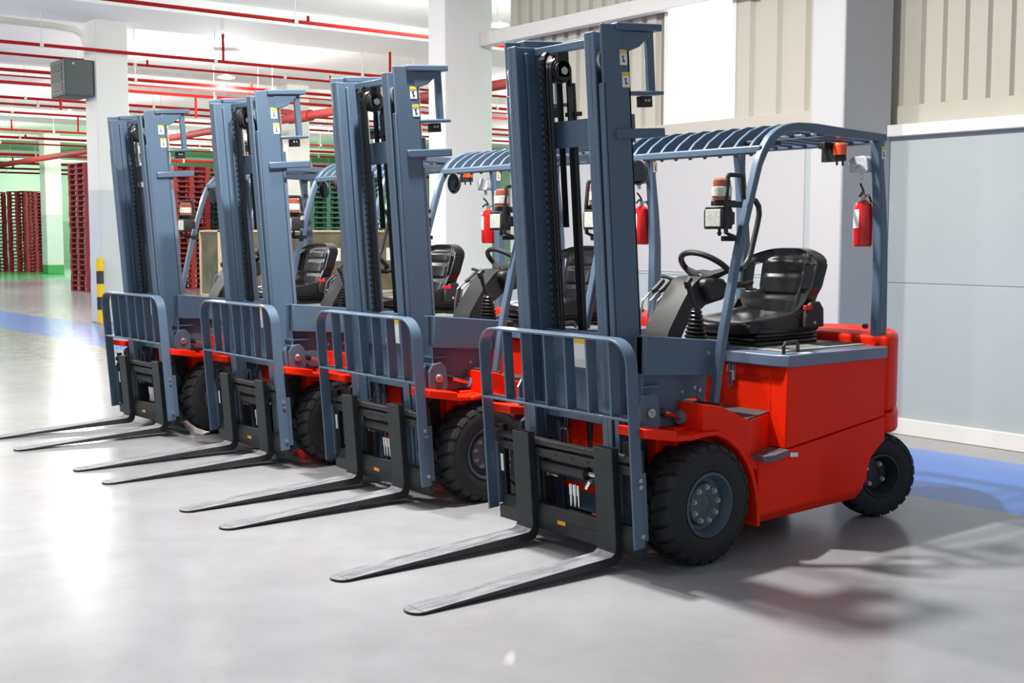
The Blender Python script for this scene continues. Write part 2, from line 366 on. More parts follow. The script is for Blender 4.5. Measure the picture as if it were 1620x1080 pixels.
def make_forklift():
    r = empty('forklift')
    # ---- chassis -------------------------------------------------
    arch = [(.02, .632), (-.063, .628), (-.14, .595), (-.22, .540), (-.28, .470), (-.315, .410), (-.345, .33), (-.366, .228), (-.370, .126)]
    for s in (-1, 1):
        b = MB(RED)
        side = arch[:6]+[(-.372, .405), (-.372, .478), (-.304, .478), (-.304, .655), (-.10, .742), (.02, .76)]
        b.prism(side, 'y', s*.40, s*.568)
        # rear skirt: top row, fold row, bottom row
        st = [(-.368, .126, .178, .478), (-.572, .130, .186, .478), (-.85, .136, .196, .508), (-1.205, .143, .208, .552), (-1.219, .213, .24, .553), (-1.269, .344, .36, .559), (-1.33, .395, .41, .566), (-1.39, .433, .445, .573)]
        rows = []
        for x, zb, zf, zt in st:
            rows.append([b.bm.verts.new((x, s*y, z)) for y, z in ((.30, zb), (.53, zb), (.578, zf), (.575, zt), (.30, zt))])
        for A, B in zip(rows, rows[1:]):
            for i in range(5): b.face([A[i], A[(i+1) % 5], B[(i+1) % 5], B[i]])
        b.face(rows[0]); b.face(rows[-1][::-1])
        # arch lip from fender down to the skirt
        arch2 = [(.12, .622)]+arch
        outer = [(x, z) for x, z in arch2]; inner = []
        for i, (x, z) in enumerate(arch2):
            p, q = arch2[max(i-1, 0)], arch2[min(i+1, len(arch2)-1)]
            t = Vector((q[0]-p[0], q[1]-p[1])).normalized(); inner.append((x-t.y*-.022*-1 if False else x+t.y*-.022*-1*-1, z+t.x*.022*1))
        inner = [(x+.022*math.cos(a), z-.022*math.sin(a)) for (x, z), a in zip(arch2, [PI/2, PI/2, PI*.42, PI*.35, PI*.29, PI*.22, PI*.17, PI*.12, PI*.06, 0])]
        b.prism(outer+inner[::-1], 'y', s*.36, s*.590)
        # fender plate over the wheel
        b.prism([(.12, .600), (.12, .626), (.215, .630), (.215, .655), (.415, .683), (.415, .640), (.215, .607)], 'y', s*.40, s*.588)
        # notched wall behind the fender (step well)
        P = [(-.304, .565), (-.304, .40), (-.573, .40), (-.573, .462)]
        b.prism([(x, s*y) for x, y in P], 'z', .40, .655)
        b.build('side_skirt', r, bevel=.006)
        # battery side panel
        MB(RED).prism([(-.573, .484), (-1.388, .578), (-1.388, .935), (-.573, .895)], 'y', s*.47, s*.574).build('battery_side_panel', r, bevel=.008)
        # step plate with holes drawn as raised studs
        b = MB(mat('step_tread_grey', (92, 90, 98), .5) if s < 0 else bpy.data.materials['step_tread_grey'])
        P = [(-.335, .56), (-.335, .645), (-.40, .650), (-.575, .590), (-.575, .47)]
        b.prism([(x, s*y) for x, y in P], 'z', .455, .485)
        b.use(BLACK)
        for i in range(6):
            for j in range(2):
                cx, cy = -.365-.036*i, s*(.565+.035*j-.006*i)
                b.cyl((cx, cy, .484), (cx, cy, .487), .010, n=8)
        b.build('step_plate', r, bevel=.002)
    b = MB(RED).box(-1.39, -.573, -.47, .47, .2, .89)
    b.box(-.573, .10, -.46, .46, .36, .640).box(.0, .16, -.40, .40, .25, .62)
    b.box(-1.75, -1.2, -.26, .26, .22, .60)
    b.build('body', r, bevel=.006)
    b = MB(BLACK).box(-1.30, .05, -.30, .30, .13, .36).cyl((0, -.42, FR+G), (0, .42, FR+G), .075).cyl((-1.5075, -.40, RR+G), (-1.5075, .40, RR+G), .05)
    b.build('axle_beam', r, bevel=.004)
    b = MB(mat('floor_mat_rubber', (62, 60, 60), .7, bump=.2, bscale=90))
    b.prism([(-.573, -.46), (-.573, .46), (-.304, .56), (-.10, .56), (-.10, -.56), (-.304, -.56)], 'z', .655, .663)
    b.prism([(-.10, .56), (-.10, -.56), (-.12, -.56), (-.12, .56)], 'z', .655, .75)
    b.build('floor_mat', r)
    # counterweight
    def cwt(g):
        h = [(-1.392, .574), (-1.46, .574), (-1.505, .560), (-1.56, .528), (-1.66, .46), (-1.78, .37), (-1.88, .27), (-1.95, .14), (-1.975, 0)]
        h = [(x-(g if i > 0 else 0), y+g) for i, (x, y) in enumerate(h)]
        return h+[(x, -y) for x, y in h[-2::-1]]
    b = MB(RED).prism(cwt(0), 'z', .597, 1.012)
    b.prism(cwt(.006), 'z', .478, .590)
    o = b.build('counterweight', r, bevel=.028, seg=4, angle=35)
    # hood
    b = MB(SLATE_L).prism([(-.150, -.44), (-.150, .44), (-.20, .44), (-.20, -.44)], 'z', .64, .655)
    hp = [(-.545, -.50), (-.575, -.585), (-1.386, -.585), (-1.386, .585), (-.575, .585), (-.545, .50)]
    b.prism(hp, 'z', .893, .955)
    b.build('hood', r, bevel=.018, seg=3)
    b = MB(mat('battery_cover_grey', (150, 152, 146), .5, noise=.2, nscale=30)).box(-1.36, -.68, -.42, .46, .955, .962)
    b.build('hood_cover_plate', r, bevel=.002)
    b = MB(BLACK)
    for i in range(9): b.box(-1.34+.03*i, -1.325+.03*i, .28, .42, .962, .966)
    b.build('vent_grille', r)
    b = MB(BLACK).tube([(-.60, .525, .95), (-.60, .525, .995), (-.615, .523, 1.012), (-.735, .495, 1.012), (-.75, .492, .995), (-.75, .492, .95)], .009, 8)
    b.build('hood_handle', r)
    sticker(r, ((-.735, .550, .9558), (.09, 0, 0), (0, .045, 0)), (0, 0, 1), 'data_label', mark=False)
    sticker(r, ((-.63, .5785, .452), (.06, 0, .006), (0, 0, .022)), (0, 1, 0), 'data_label', mark=False)
    b = MB(CHROME).box(-.572, -.563, .188, .240, .80, .890).box(-.568, -.554, .200, .228, .765, .85)
    b.tube([(-.556, .193, .88), (-.552, .193, .845), (-.552, .232, .845), (-.556, .232, .88)], .003, 6)
    b.build('hood_latch', r, bevel=.002)
    # ---- cowl ----------------------------------------------------
    def notch(cx, z0, z1, hw):
        return [(cx+hw, z0), (cx+hw, z1-.03), (cx+hw-.03, z1), (cx-hw+.03, z1), (cx-hw, z1-.03), (cx-hw, z0)]
    b = MB(SLATE)
    for s in (-1, 1):
        b.prism([(.285, .64)]+notch(-.073, .64, .762, .072)+[(-.160, .64), (-.190, .87), (.285, .905)], 'y', s*.385, s*.395)
        b.prism([(.285, .905), (-.170, .87), (-.195, 1.042), (.285, 1.088)], 'y', s*.385, s*.455)
    b.box(.275, .285, -.43, .43, .64, 1.085)
    b.build('cowl', r, bevel=.006)
    b = MB(SLATE).box(.286, .292, -.30, .30, .88, 1.08); b.build('front_cover', r, bevel=.004)
    sticker(r, ((.2945, .03, .985), (0, .16, 0), (0, 0, .16)), (1, 0, 0), mark=None)
    for s in (-1, 1):
        for x, z, y in ((-.125, .985, .463), (-.13, .80, .402), (-.01, .80, .401), (-.095, .815, .401)): MB(ZINC).cyl((x, s*.385, z), (x, s*y, z), .010, n=10).build('bolt', r)
    # ---- overhead guard -------------------------------------------
    outer = [(-.080, .615), (-.098, .665), (-.140, .941), (-.173, 1.107), (-.198, 1.205), (-.245, 1.404), (-.302, 1.606), (-.346, 1.746), (-.391, 1.884), (-.420, 1.948), (-.445, 1.987), (-.480, 2.030), (-.525, 2.062), (-.575, 2.085), (-.63, 2.100), (-.70, 2.109), (-.83, 2.111), (-1.09, 2.099), (-1.43, 2.087)]
    inner = [(-.118, .610), (-.131, .658), (-.177, .938), (-.211, 1.105), (-.236, 1.201), (-.283, 1.403), (-.341, 1.606), (-.385, 1.747), (-.431, 1.885), (-.468, 1.948), (-.500, 1.982), (-.545, 2.022), (-.600, 2.048), (-.66, 2.062), (-.73, 2.066), (-.80, 2.064), (-.90, 2.060), (-1.09, 2.052), (-1.43, 2.046)]
    for s in (-1, 1):
        MB(SLATE).prism(outer+inner[::-1], 'y', s*.474, s*.516).build('guard_hoop', r, bevel=.007, seg=3)
        MB(SLATE).prism([(-1.418, 2.06), (-1.418, 1.93), (-1.450, 1.70), (-1.470, 1.50), (-1.475, 1.30), (-1.479, 1.05), (-1.475, .93), (-1.400, .93), (-1.399, 1.05), (-1.404, 1.45), (-1.392, 1.70), (-1.372, 1.92), (-1.352, 2.055)], 'y', s*.455, s*.514).build('guard_rear_post', r, bevel=.012, seg=3)
        sticker(r, ((-1.405, s*.513, 1.985), (-.035, 0, 0), (0, 0, .065)), (0, s, 0))
    MB(SLATE).box(-.475, -.425, -.50, .50, 1.945, 1.985).build('guard_crossbar', r, bevel=.008)
    MB(SLATE).box(-1.44, -1.38, -.49, .49, 2.035, 2.075).build('guard_crossbar', r, bevel=.008)
    so = [(-.44, 1.975), (-.49, 2.025), (-.57, 2.076), (-.66, 2.103), (-.83, 2.108), (-1.09, 2.099), (-1.40, 2.088)]
    si = [(-.46, 1.935), (-.53, 1.985), (-.60, 2.028), (-.68, 2.053), (-.83, 2.062), (-1.09, 2.055), (-1.40, 2.044)]
    for k in range(9):
        y = -.412+.103*k
        MB(SLATE).prism(so+si[::-1], 'y', y-.009, y+.009).build('roof_slat', r, bevel=.003)
    MB(SLATE).box(-.93, -.88, -.49, .49, 2.05, 2.066).build('guard_stiffener', r, bevel=.003)
    b = MB(PLAST).tube([(-.36, .485, 1.70), (-.40, .475, 1.725), (-.445, .46, 1.716), (-.468, .46, 1.690), (-.473, .46, 1.65), (-.460, .46, 1.60), (-.413, .46, 1.453), (-.395, .46, 1.422), (-.363, .465, 1.396), (-.31, .485, 1.385)], .014, 10)
    b.build('grab_handle', r)
    # lamps on the front posts
    for s in (-1, 1):
        b = MB(PLAST)
        yy = s*.44
        b.tube([(-.20, s*.50, 1.835), (-.30, s*.50, 1.835)], .012, 6).tube([(-.20, s*.50, 1.835), (-.185, s*.50, 1.70), (-.19, s*.50, 1.56), (-.25, s*.50, 1.54)], .012, 6).tube([(-.30, s*.50, 1.835), (-.315, s*.50, 1.72)], .012, 6)
        b.box(-.30, -.19, s*.497-.006, s*.497+.006, 1.68, 1.71).box(-.33, -.20, s*.47-.012, s*.47+.012, 1.52, 1.545).box(-.27, -.20, yy-.05, yy+.05, 1.69, 1.715)
        b.build('lamp_bracket', r, bevel=.003)
        b = MB(PLAST).prism([(yy-.058, 1.578), (yy+.058, 1.578), (yy+.062, 1.60), (yy+.062, 1.665), (yy+.052, 1.684), (yy-.052, 1.684), (yy-.062, 1.665), (yy-.062, 1.60)], 'x', -.235, -.165)
        b.prism([(yy-.035, 1.60), (yy+.035, 1.60), (yy+.035, 1.66), (yy-.035, 1.66)], 'x', -.28, -.23).cyl((-.21, yy, 1.58), (-.21, yy, 1.545), .008, n=8).cyl((-.21, yy, 1.562), (-.21, yy, 1.554), .014, n=6)
        h = b.build('headlight', r, bevel=.010, seg=3)
        MB(LENS).prism([(yy-.048, 1.590), (yy+.048, 1.590), (yy+.048, 1.672), (yy-.048, 1.672)], 'x', -.166, -.160).build('lens', h, bevel=.002)
        b = MB(BROWNL).lathe([(0, .105), (.028, .105), (.042, .095), (.045, .07), (.047, .0), (0, 0)], (-.20, yy+.02, 1.715), 'z', 20)
        b.use(LENS).lathe([(.0465, .018), (.049, .02), (.049, .062), (.0465, .064)], (-.20, yy+.02, 1.715), 'z', 20)
        b.build('turn_signal', r)
    # round mirror under the front crossbar
    b = MB(PLAST).cyl((-.44, -.33, 1.95), (-.43, -.33, 1.90), .009, n=8).lathe([(0, -.028), (.035, -.025), (.062, -.012), (.070, 0), (.066, .006), (0, .006)], (-.41, -.33, 1.885), 'x', 28)
    o = b.build('rear_view_mirror', r)
    MB(GLASS).lathe([(0, .008), (.060, .0065)], (-.41, -.33, 1.885), 'x', 28).build('mirror_glass', o)
    # things under the rear of the roof
    b = MB(BLACK).box(-1.30, -1.28, .20, .34, 1.945, 2.05).box(-1.33, -1.18, .26, .30, 2.01, 2.045); b.build('beacon_bracket', r, bevel=.003)
    b = MB(ORANGE).lathe([(0, .065), (.03, .065), (.037, .055), (.037, 0), (0, 0)], (-1.24, .355, 1.975), 'z', 20)
    b.use(BLACK).lathe([(.030, 0), (.034, -.005), (.034, -.03), (0, -.03)], (-1.24, .355, 1.975), 'z', 20).cyl((-1.265, .355, 1.945), (-1.265, .355, 1.92), .006, n=6).cyl((-1.215, .355, 1.945), (-1.215, .355, 1.92), .006, n=6)
    b.build('warning_beacon', r)
    b = MB(mat('clear_plastic_wrap', (225, 230, 238), .12, metal=.35, coat=1, bump=.6, bscale=40)).prism([(.40-.06, 1.88), (.40+.05, 1.88), (.46, 1.90), (.455, 1.955), (.43, 1.972), (.36, 1.97), (.335, 1.95)], 'x', -1.40, -1.34)
    b.cyl((-1.37, .40, 1.885), (-1.37, .40, 1.845), .014, n=8)
    b.build('rear_work_light', r, bevel=.012, seg=3)
    b = MB(PLAST).box(-.66, -.52, .30, .44, 1.995, 2.02); b.build('roof_console', r, bevel=.008)
    b = MB(BLACK).cyl((-1.345, .475, 1.06), (-1.320, .475, 1.06), .014, n=12); b.build('post_knob', r, bevel=.003)
    # ---- operator place --------------------------------------------
    # steering column housing
    front = [(-.215, 1.00), (-.235, 1.065), (-.32, 1.19), (-.365, 1.25), (-.42, 1.305), (-.47, 1.332), (-.58, 1.335), (-.635, 1.305), (-.645, 1.25), (-.60, 1.205), (-.50, 1.185), (-.42, 1.13), (-.36, 1.08), (-.325, 1.02), (-.32, .98), (-.215, .98)]
    b = MB(PLAST).prism(front, 'y', -.085, .085)
    b.use(BLACK).cyl((-.245, .085, 1.05), (-.245, .088, 1.05), .006, n=8).cyl((-.29, .085, 1.045), (-.29, .088, 1.045), .006, n=8)
    b.build('steering_column', r, bevel=.022, seg=4)
    MB(PLAST).prism([(-.50, 1.20), (-.44, 1.29), (-.46, 1.325), (-.60, 1.325), (-.64, 1.27), (-.60, 1.21)], 'y', -.13, .13).build('column_shroud', r, bevel=.025, seg=3)
    wc = Vector((-.600, 0.0, 1.368)); ax = Vector((-.60, 0, .80)).normalized(); e1 = Vector((.80, 0, .60)).normalized(); e2 = Vector((0, 1, 0))
    b = MB(PLAST).tube([wc+e1*(.150*math.cos(2*PI*i/40))+e2*(.150*math.sin(2*PI*i/40)) for i in range(40)], .016, 10, closed=True)
    o = b.build('steering_wheel', r)
    hub = wc-ax*.045
    for a in (PI/2, -PI/2, PI):
        d = e1*math.cos(a)+e2*math.sin(a); sd = ax.cross(d)
        b = MB(PLAST).tube([hub, hub+d*.06+ax*.005, wc+d*.15], .012, 8, rv=[.036, .028, .016]); b.build('spoke', o)
    b = MB(PLAST).cyl(hub-ax*.03, hub+ax*.015, .036, .03).cyl(wc-ax*.12, hub-ax*.02, .05, .042); b.build('hub', o, bevel=.004)
    # steering column stalks and front levers
    MB(PLAST).tube([(-.65, .12, 1.285), (-.68, .17, 1.29), (-.70, .23, 1.305)], .012, 8, rv=[.022, .015, .012]).build('stalk', r)
    MB(PLAST).tube([(-.47, -.10, 1.31), (-.455, -.15, 1.325), (-.445, -.18, 1.33)], .010, 8).build('stalk', r)
    for k in range(3):
        y = -.15-.055*k
        b = MB(CHROME).tube([(-.36, y, 1.0), (-.368, y, 1.12), (-.385, y, 1.20), (-.43, y, 1.235), (-.46, y, 1.25)], .006, 8)
        o = b.build('control_lever', r)
        MB(PLAST).tube([(-.45, y, 1.245), (-.48, y, 1.26), (-.535, y, 1.305)], .01, 8, rv=[.012, .017, .014]).build('knob', o)
    # gear lever with rubber bellows
    b = MB(VINYL)
    pr = []
    for i in range(8):
        z = .02*i; k = .062-.0045*i
        pr += [(k, z), (k, z+.006), (k*.78, z+.013)]
    b.lathe([(0, 0)]+pr+[(.02, .165), (0, .165)], (-.245, .26, 1.025), 'z', 24)
    b.build('lever_bellows', r)
    b = MB(PLAST).tube([(-.245, .26, 1.17), (-.215, .25, 1.25), (-.20, .25, 1.30)], .012, 8).tube([(-.20, .25, 1.29), (-.19, .25, 1.315), (-.21, .25, 1.335)], .018, 8)
    b.build('parking_lever', r)
    MB(PLAST).box(-.34, -.15, .18, .40, .98, 1.03).build('dash_shelf', r, bevel=.01)
    # ---- seat --------------------------------------------------------
    b = MB(VINYL)
    for i, (g, z0, z1) in enumerate(((.0, .962, .988), (-.015, .986, 1.008), (.0, 1.006, 1.030))):
        b.prism([(-.74-g, -.235-g), (-.74-g, .235+g), (-1.24+g, .235+g), (-1.24+g, -.235-g)], 'z', z0, z1)
    b.build('seat_suspension', r, bevel=.011, seg=3)
    def cush(u, v):      # u around x (front..rear), v across
        return None
    b = MB(VINYL)
    secs = [(-.695, .190, 1.035, 1.062, 0), (-.705, .225, 1.015, 1.090, .0), (-.76, .245, 1.012, 1.104, .004), (-.90, .250, 1.012, 1.100, .016), (-1.05, .250, 1.012, 1.108, .028), (-1.16, .250, 1.012, 1.128, .032), (-1.25, .245, 1.015, 1.150, .02), (-1.27, .22, 1.03, 1.14, 0)]
    rows = []
    for x, w, zb, zt, bo in secs:
        P = [(-w+.02, zb), (-w, zb+.02), (-w, zt-.02), (-w+.022, zt+bo), (-w+.075, zt+bo*.9), (-w+.105, zt-.008), (0, zt-.012), (w-.105, zt-.008), (w-.075, zt+bo*.9), (w-.022, zt+bo), (w, zt-.02), (w, zb+.02), (w-.02, zb)]
        rows.append([b.bm.verts.new((x, y, z)) for y, z in P])
    n = len(rows[0])
    for A, B in zip(rows, rows[1:]):
        for i in range(n): b.face([A[i], A[(i+1) % n], B[(i+1) % n], B[i]])
    b.face(rows[0]); b.face(rows[-1][::-1])
    b.build('seat_cushion', r, sub=2, angle=180)
    # backrest shell: grid, wrapped forward at the sides
    def bw(v):   # half width
        K = [(0, .175), (.12, .20), (.3, .238), (.5, .262), (.75, .268), (.90, .252), (.97, .225), (1, .18)]
        for (a, p), (c, q) in zip(K, K[1:]):
            if v <= c: t = (v-a)/(c-a); t = t*t*(3-2*t); return p+(q-p)*t
        return K[-1][1]
    def back(off, bulge):
        def fn(u, v):
            y = (u*2-1); w = bw(v)
            z = 1.085+.392*v-(.030*abs(y)**3 if v > .8 else 0)
            x = -1.175-.085*v+off
            wrap = .075*abs(y)**2.5*(1-.35*v)
            pad = 0
            if bulge:
                pad = .018*math.exp(-((abs(y)-.78)/.16)**2)*min(1, v*5)*min(1, (1-v)*6)
                if abs(y) < .5:
                    pad += .008 if .06 < v < .30 else (.011 if .36 < v < .60 else (.010 if .66 < v < .82 else (-.008 if .86 < v < .96 else 0)))
            return (x+wrap+pad, y*w, z)
        return fn
    b = MB(VINYL)
    nu, nv = 28, 32
    A = [[b.bm.verts.new(back(0, True)(i/nu, j/nv)) for j in range(nv+1)] for i in range(nu+1)]
    Bk = [[b.bm.verts.new(back(-.085, False)(i/nu, j/nv)) for j in range(nv+1)] for i in range(nu+1)]
    hole = set((i, j) for i in (1, 2, 3, 4, 5, 22, 23, 24, 25, 26) for j in range(12, 26)) - set((i, j) for i in (1, 5, 22, 26) for j in (12, 25))
    for i, j in hole:
        for (a_, c_), (p, q) in (((i-1, j), ((i, j), (i, j+1))), ((i+1, j), ((i+1, j), (i+1, j+1))), ((i, j-1), ((i, j), (i+1, j))), ((i, j+1), ((i, j+1), (i+1, j+1)))):
            if (a_, c_) not in hole: b.face([A[p[0]][p[1]], A[q[0]][q[1]], Bk[q[0]][q[1]], Bk[p[0]][p[1]]])
    for i in range(nu):
        for j in range(nv):
            if (i, j) in hole: continue
            b.face([A[i][j], A[i+1][j], A[i+1][j+1], A[i][j+1]]); b.face([Bk[i][j], Bk[i][j+1], Bk[i+1][j+1], Bk[i+1][j]])
    for i in range(nu):
        b.face([A[i][0], Bk[i][0], Bk[i+1][0], A[i+1][0]]); b.face([A[i][nv], A[i+1][nv], Bk[i+1][nv], Bk[i][nv]])
    for j in range(nv):
        b.face([A[0][j], A[0][j+1], Bk[0][j+1], Bk[0][j]]); b.face([A[nu][j], Bk[nu][j], Bk[nu][j+1], A[nu][j+1]])
    b.build('seat_back', r, bevel=.014, seg=3, angle=50)
    for s in (-1, 1):
        b = MB(PLAST).prism([(-1.08, 1.05), (-1.09, 1.13), (-1.13, 1.185), (-1.20, 1.19), (-1.235, 1.15), (-1.24, 1.05)], 'y', s*.25, s*.275)
        b.use(ZINC).cyl((-1.16, s*.27, 1.075), (-1.16, s*.28, 1.075), .010, n=10)
        b.build('seat_hinge', r, bevel=.012, seg=3)
    MB(EXTRED).box(-1.14, -1.08, .255, .277, 1.145, 1.172).build('recline_lever', r, bevel=.004)
    # ---- wheels ------------------------------------------------------
    for s in (-1, 1):
        wheel(r, 'front_wheel', 0, s*.492, FR, .216, s, .150, 9)
        wheel(r, 'rear_wheel', -1.5075, s*.425, RR, .155, s, .115, 4, rot=-.33, dish=.085, rimmat=RIMD)
    # ---- mast (built upright, then leaned forward) -------------------
    for s in (-1, 1):
        b = MB(SLATE)
        b.box(.165, .330, s*.340, s*.355, .10, 2.52)                # web
        b.box(.165, .180, s*.315, s*.355, .10, 2.45)
        b.box(.318, .335, s*.322, s*.355, .10, 2.26)                # front flange, cut away at the roller
        b.build('outer_mast_rail', r, xf=TILT, bevel=.004)
        b = MB(SLATE)
        b.box(.175, .345, s*.282, s*.296, .13, 2.49)
        b.box(.330, .345, s*.250, s*.316, .13, 2.49)
        b.box(.175, .190, s*.250, s*.312, .13, 2.46)
        b.box(.255, .27, s*.262, s*.284, .13, 2.46)
        b.build('inner_mast_rail', r, xf=TILT, bevel=.004)
        b = MB(ZINC).cyl((.285, s*.300, 2.36), (.285, s*.336, 2.36), .052, n=28); b.use(BLACK).cyl((.285, s*.30, 2.36), (.285, s*.339, 2.36), .02)
        b.build('mast_roller', r, xf=TILT)
        # brackets that carry the cross members behind the columns
        b = MB(SLATE)
        b.box(-.04, .245, s*.30, s*.368, 2.492, 2.526).prism([(.20, 2.492), (.03, 2.492), (.03, 2.47), (.10, 2.42), (.165, 2.40), (.20, 2.40)], 'y', s*.345, s*.358)
        b.box(-.005, .035, s*.315, s*.345, 2.21, 2.50)
        b.box(-.04, .170, s*.30, s*.366, 2.203, 2.221)
        b.box(-.03, .275, s*.325, s*.372, 2.008, 2.052)
        b.build('mast_bracket', r, xf=TILT, bevel=.006)
        b = MB(BLACK).box(.02, .09, s*.31, s*.345, 2.150, 2.20); b.use(ZINC).cyl((.05, s*.345, 2.18), (.05, s*.355, 2.18), .007, n=8).cyl((.07, s*.345, 2.18), (.07, s*.355, 2.18), .007, n=8)
        b.build('pipe_clamp', r, xf=TILT, bevel=.002)
        b = MB(SLATE_L).cyl((.135, s*.285, .18), (.135, s*.285, 1.95), .024)
        o = b.build('lift_cylinder', r, xf=TILT)
        MB(CHROME).cyl((.135, s*.285, 1.95), (.135, s*.285, 2.42), .016).build('piston_rod', o, xf=TILT)
        # warning labels on the outer face
        if s > 0:
            sticker(r, ((.205, .3555, 2.372), (-.045, 0, 0), (0, 0, .068)), (0, 1, 0), xf=TILT)
            sticker(r, ((.195, .3555, 2.272), (-.045, 0, 0), (0, 0, .068)), (0, 1, 0), xf=TILT)
    b = MB(SLATE).box(.16, .20, -.335, .335, 2.445, 2.485); b.build('mast_cross_member', r, xf=TILT, bevel=.005)
    b = MB(SLATE).box(.13, .175, -.34, .34, 1.99, 2.12); b.build('mast_cross_member', r, xf=TILT, bevel=.005)
    b = MB(SLATE).box(-.03, .0, -.345, .345, 2.495, 2.525); b.build('mast_cross_member', r, xf=TILT, bevel=.005)
    b = MB(SLATE).box(.13, .16, -.34, .34, .70, .86); b.build('mast_cross_member', r, xf=TILT, bevel=.005)
    b = MB(SLATE).box(.12, .16, -.34, .34, .16, .42); b.build('mast_cross_member', r, xf=TILT, bevel=.005)
    # slanted struts at the foot of the inner mast
    for s in (-1, 1): MB(SLATE).prism([(s*.15, .86), (s*.175, .86), (s*.255, .55), (s*.23, .55)], 'x', .20, .215).build('mast_strut', r, xf=TILT)
    # chain: alternating links down the -y side, hoses over the pulley
    b = MB(mat('oiled_chain_steel', (70, 72, 74), .35, metal=.8))
    z = .62
    k = 0
    while z < 2.40:
        w = .021 if k % 2 else .011
        b.box(.213 if k % 2 else .216, .236 if k % 2 else .228, -.190-w, -.190+w, z, z+.0175); z += .018; k += 1
    for i in range(9):
        a = PI*i/8; w = .019 if i % 2 else .013
        b.cbox((.175+.05*math.cos(a), -.190, 2.405+.05*math.sin(a)), (.018, 2*w, .02), Matrix.Rotation(-a, 3, 'Y'))
    b.box(.120, .135, -.205, -.175, 1.6, 2.40)
    b.build('lift_chain', r, xf=TILT)
    for j, y in enumerate((-.155, -.135)):
        rr = .062+.0*j
        path = [(.165+rr, y, .60), (.165+rr, y, 2.36)]+[(.165+rr*math.cos(PI*i/12), y, 2.36+rr*math.sin(PI*i/12)) for i in range(1, 12)]+[(.165-rr, y, 2.36), (.165-rr, y, 1.0)]
        MB(VINYL).tube(path, .0095, 8).build('hydraulic_hose', r, xf=TILT)
    b = MB(BLACK).cyl((.165, -.21, 2.36), (.165, -.105, 2.36), .050, n=32).cyl((.165, -.170, 2.36), (.165, -.120, 2.36), .058, n=32)
    b.box(.13, .20, -.125, -.105, 2.33, 2.45)
    b.use(CHROME).cyl((.165, -.11, 2.36), (.165, -.098, 2.36), .020, n=16)
    b.build('chain_pulley', r, xf=TILT, bevel=.002)
    b = MB(BLACK).cyl((.13, -.07, .3), (.13, -.07, .9), .024); b.cyl((.115, -.10, .9), (.115, -.10, 2.30), .011); b.box(.11, .15, -.13, -.05, 2.14, 2.16).cyl((.16, -.075, 2.12), (.16, -.075, 2.28), .010, n=8)
    b.build('centre_cylinder', r, xf=TILT)
    # tilt cylinders
    for s in (-1, 1):
        o8 = [(.190, .650), (.255, .640), (.290, .685), (.290, .79), (.262, .828), (.205, .835), (.172, .80), (.165, .69)]
        b = MB(SLATE).prism(o8, 'y', s*.442, s*.460).prism([(x*1.0-.005, z+.004) for x, z in o8], 'y', s*.358, s*.385)
        b.box(.205, .265, s*.36, s*.455, .812, .832)
        b.cyl((.225, s*.385, .745), (.225, s*.442, .745), .030)
        b.use(ZINC).cyl((.228, s*.46, .745), (.228, s*.472, .745), .024, n=16).cyl((.228, s*.47, .757), (.228, s*.478, .757), .009, n=8)
        o = b.build('tilt_cylinder_bracket', r, xf=TILT, bevel=.010, seg=3)
        b = MB(PLAST).cyl((.25, s*.435, .745), (.150, s*.432, .717), .022, .019)
        b.use(CHROME).cyl((.155, s*.432, .718), (.02, s*.425, .682), .013)
        b.use(SLATE_L).cyl((.035, s*.426, .686), (-.16, s*.36, .632), .034)
        b.build('tilt_cylinder', r, bevel=.002)
        # black mount plate on mast foot + hook plate over the fender
        b = MB(BLACK).prism([(.17, .66), (.26, .68), (.26, .50), (.22, .40), (.17, .40)], 'y', s*.356, s*.372); b.build('mast_mount', r, xf=TILT, bevel=.004)
        b = MB(SLATE).box(.16, .30, s*.36, s*.43, .842, .852).build('fender_tab', r)
        b = MB(PLAST).prism([(.36, .30), (.36, .60), (.30, .635), (.22, .635), (.22, .615), (.29, .612), (.335, .585), (.335, .30)], 'y', s*.375, s*.47); b.build('mud_guard', r, bevel=.008)
    # ---- carriage ----------------------------------------------------
    b = MB(BLACK)
    b.cyl((.372, -.52, .552), (.372, .52, .552), .021, n=20)
    b.box(.346, .385, -.52, .52, .478, .522).box(.352, .392, -.53, .53, .105, .175)
    b.prism([(.352, .175), (.395, .175), (.38, .235), (.352, .235)], 'y', -.50, .50)
    for s in (-1, 1): b.box(.345, .375, s*.485, s*.525, .13, .60).box(.28, .35, s*.20, s*.22, .14, .56)
    for k in range(8): b.cyl((.384, -.42+.12*k, .50), (.389, -.42+.12*k, .50), .006, n=8)
    b.build('carriage', r, xf=TILT, bevel=.004)
    b = MB(PLAST).cyl((.335, -.20, .425), (.335, .12, .425), .034, n=20); o = b.build('side_shift_cylinder', r, xf=TILT, bevel=.004)
    MB(CHROME).cyl((.335, .12, .425), (.335, .24, .425), .012).build('piston_rod', o, xf=TILT)
    for y in (-.02, .01, .04): MB(CHROME).cyl((.33, y, .24), (.33, y, .30), .007, n=8).cyl((.33, y, .30), (.33, y, .355), .010, n=8).build('hose_fitting', r, xf=TILT)
    MB(CHROME).cyl((.34, -.18, .385), (.34, -.10, .380), .007, n=8).box(.332, .348, -.19, -.175, .37, .40).build('hose_fitting', r, xf=TILT)
    MB(CHROME).cyl((.33, .10, .35), (.33, .13, .39), .012, n=8).build('hose_fitting', r, xf=TILT)
    MB(VINYL).tube([(.37, -.03, .57), (.37, -.03, .62), (.37, -.02, .638), (.37, 0, .645), (.37, .02, .638), (.37, .03, .62), (.37, .03, .57)], .006, 8).build('lifting_eye', r, xf=TILT)
    sticker(r, ((.3765, -.505, .40), (0, .022, 0), (0, 0, .09)), (1, 0, 0), 'data_label', xf=TILT, mark=False)
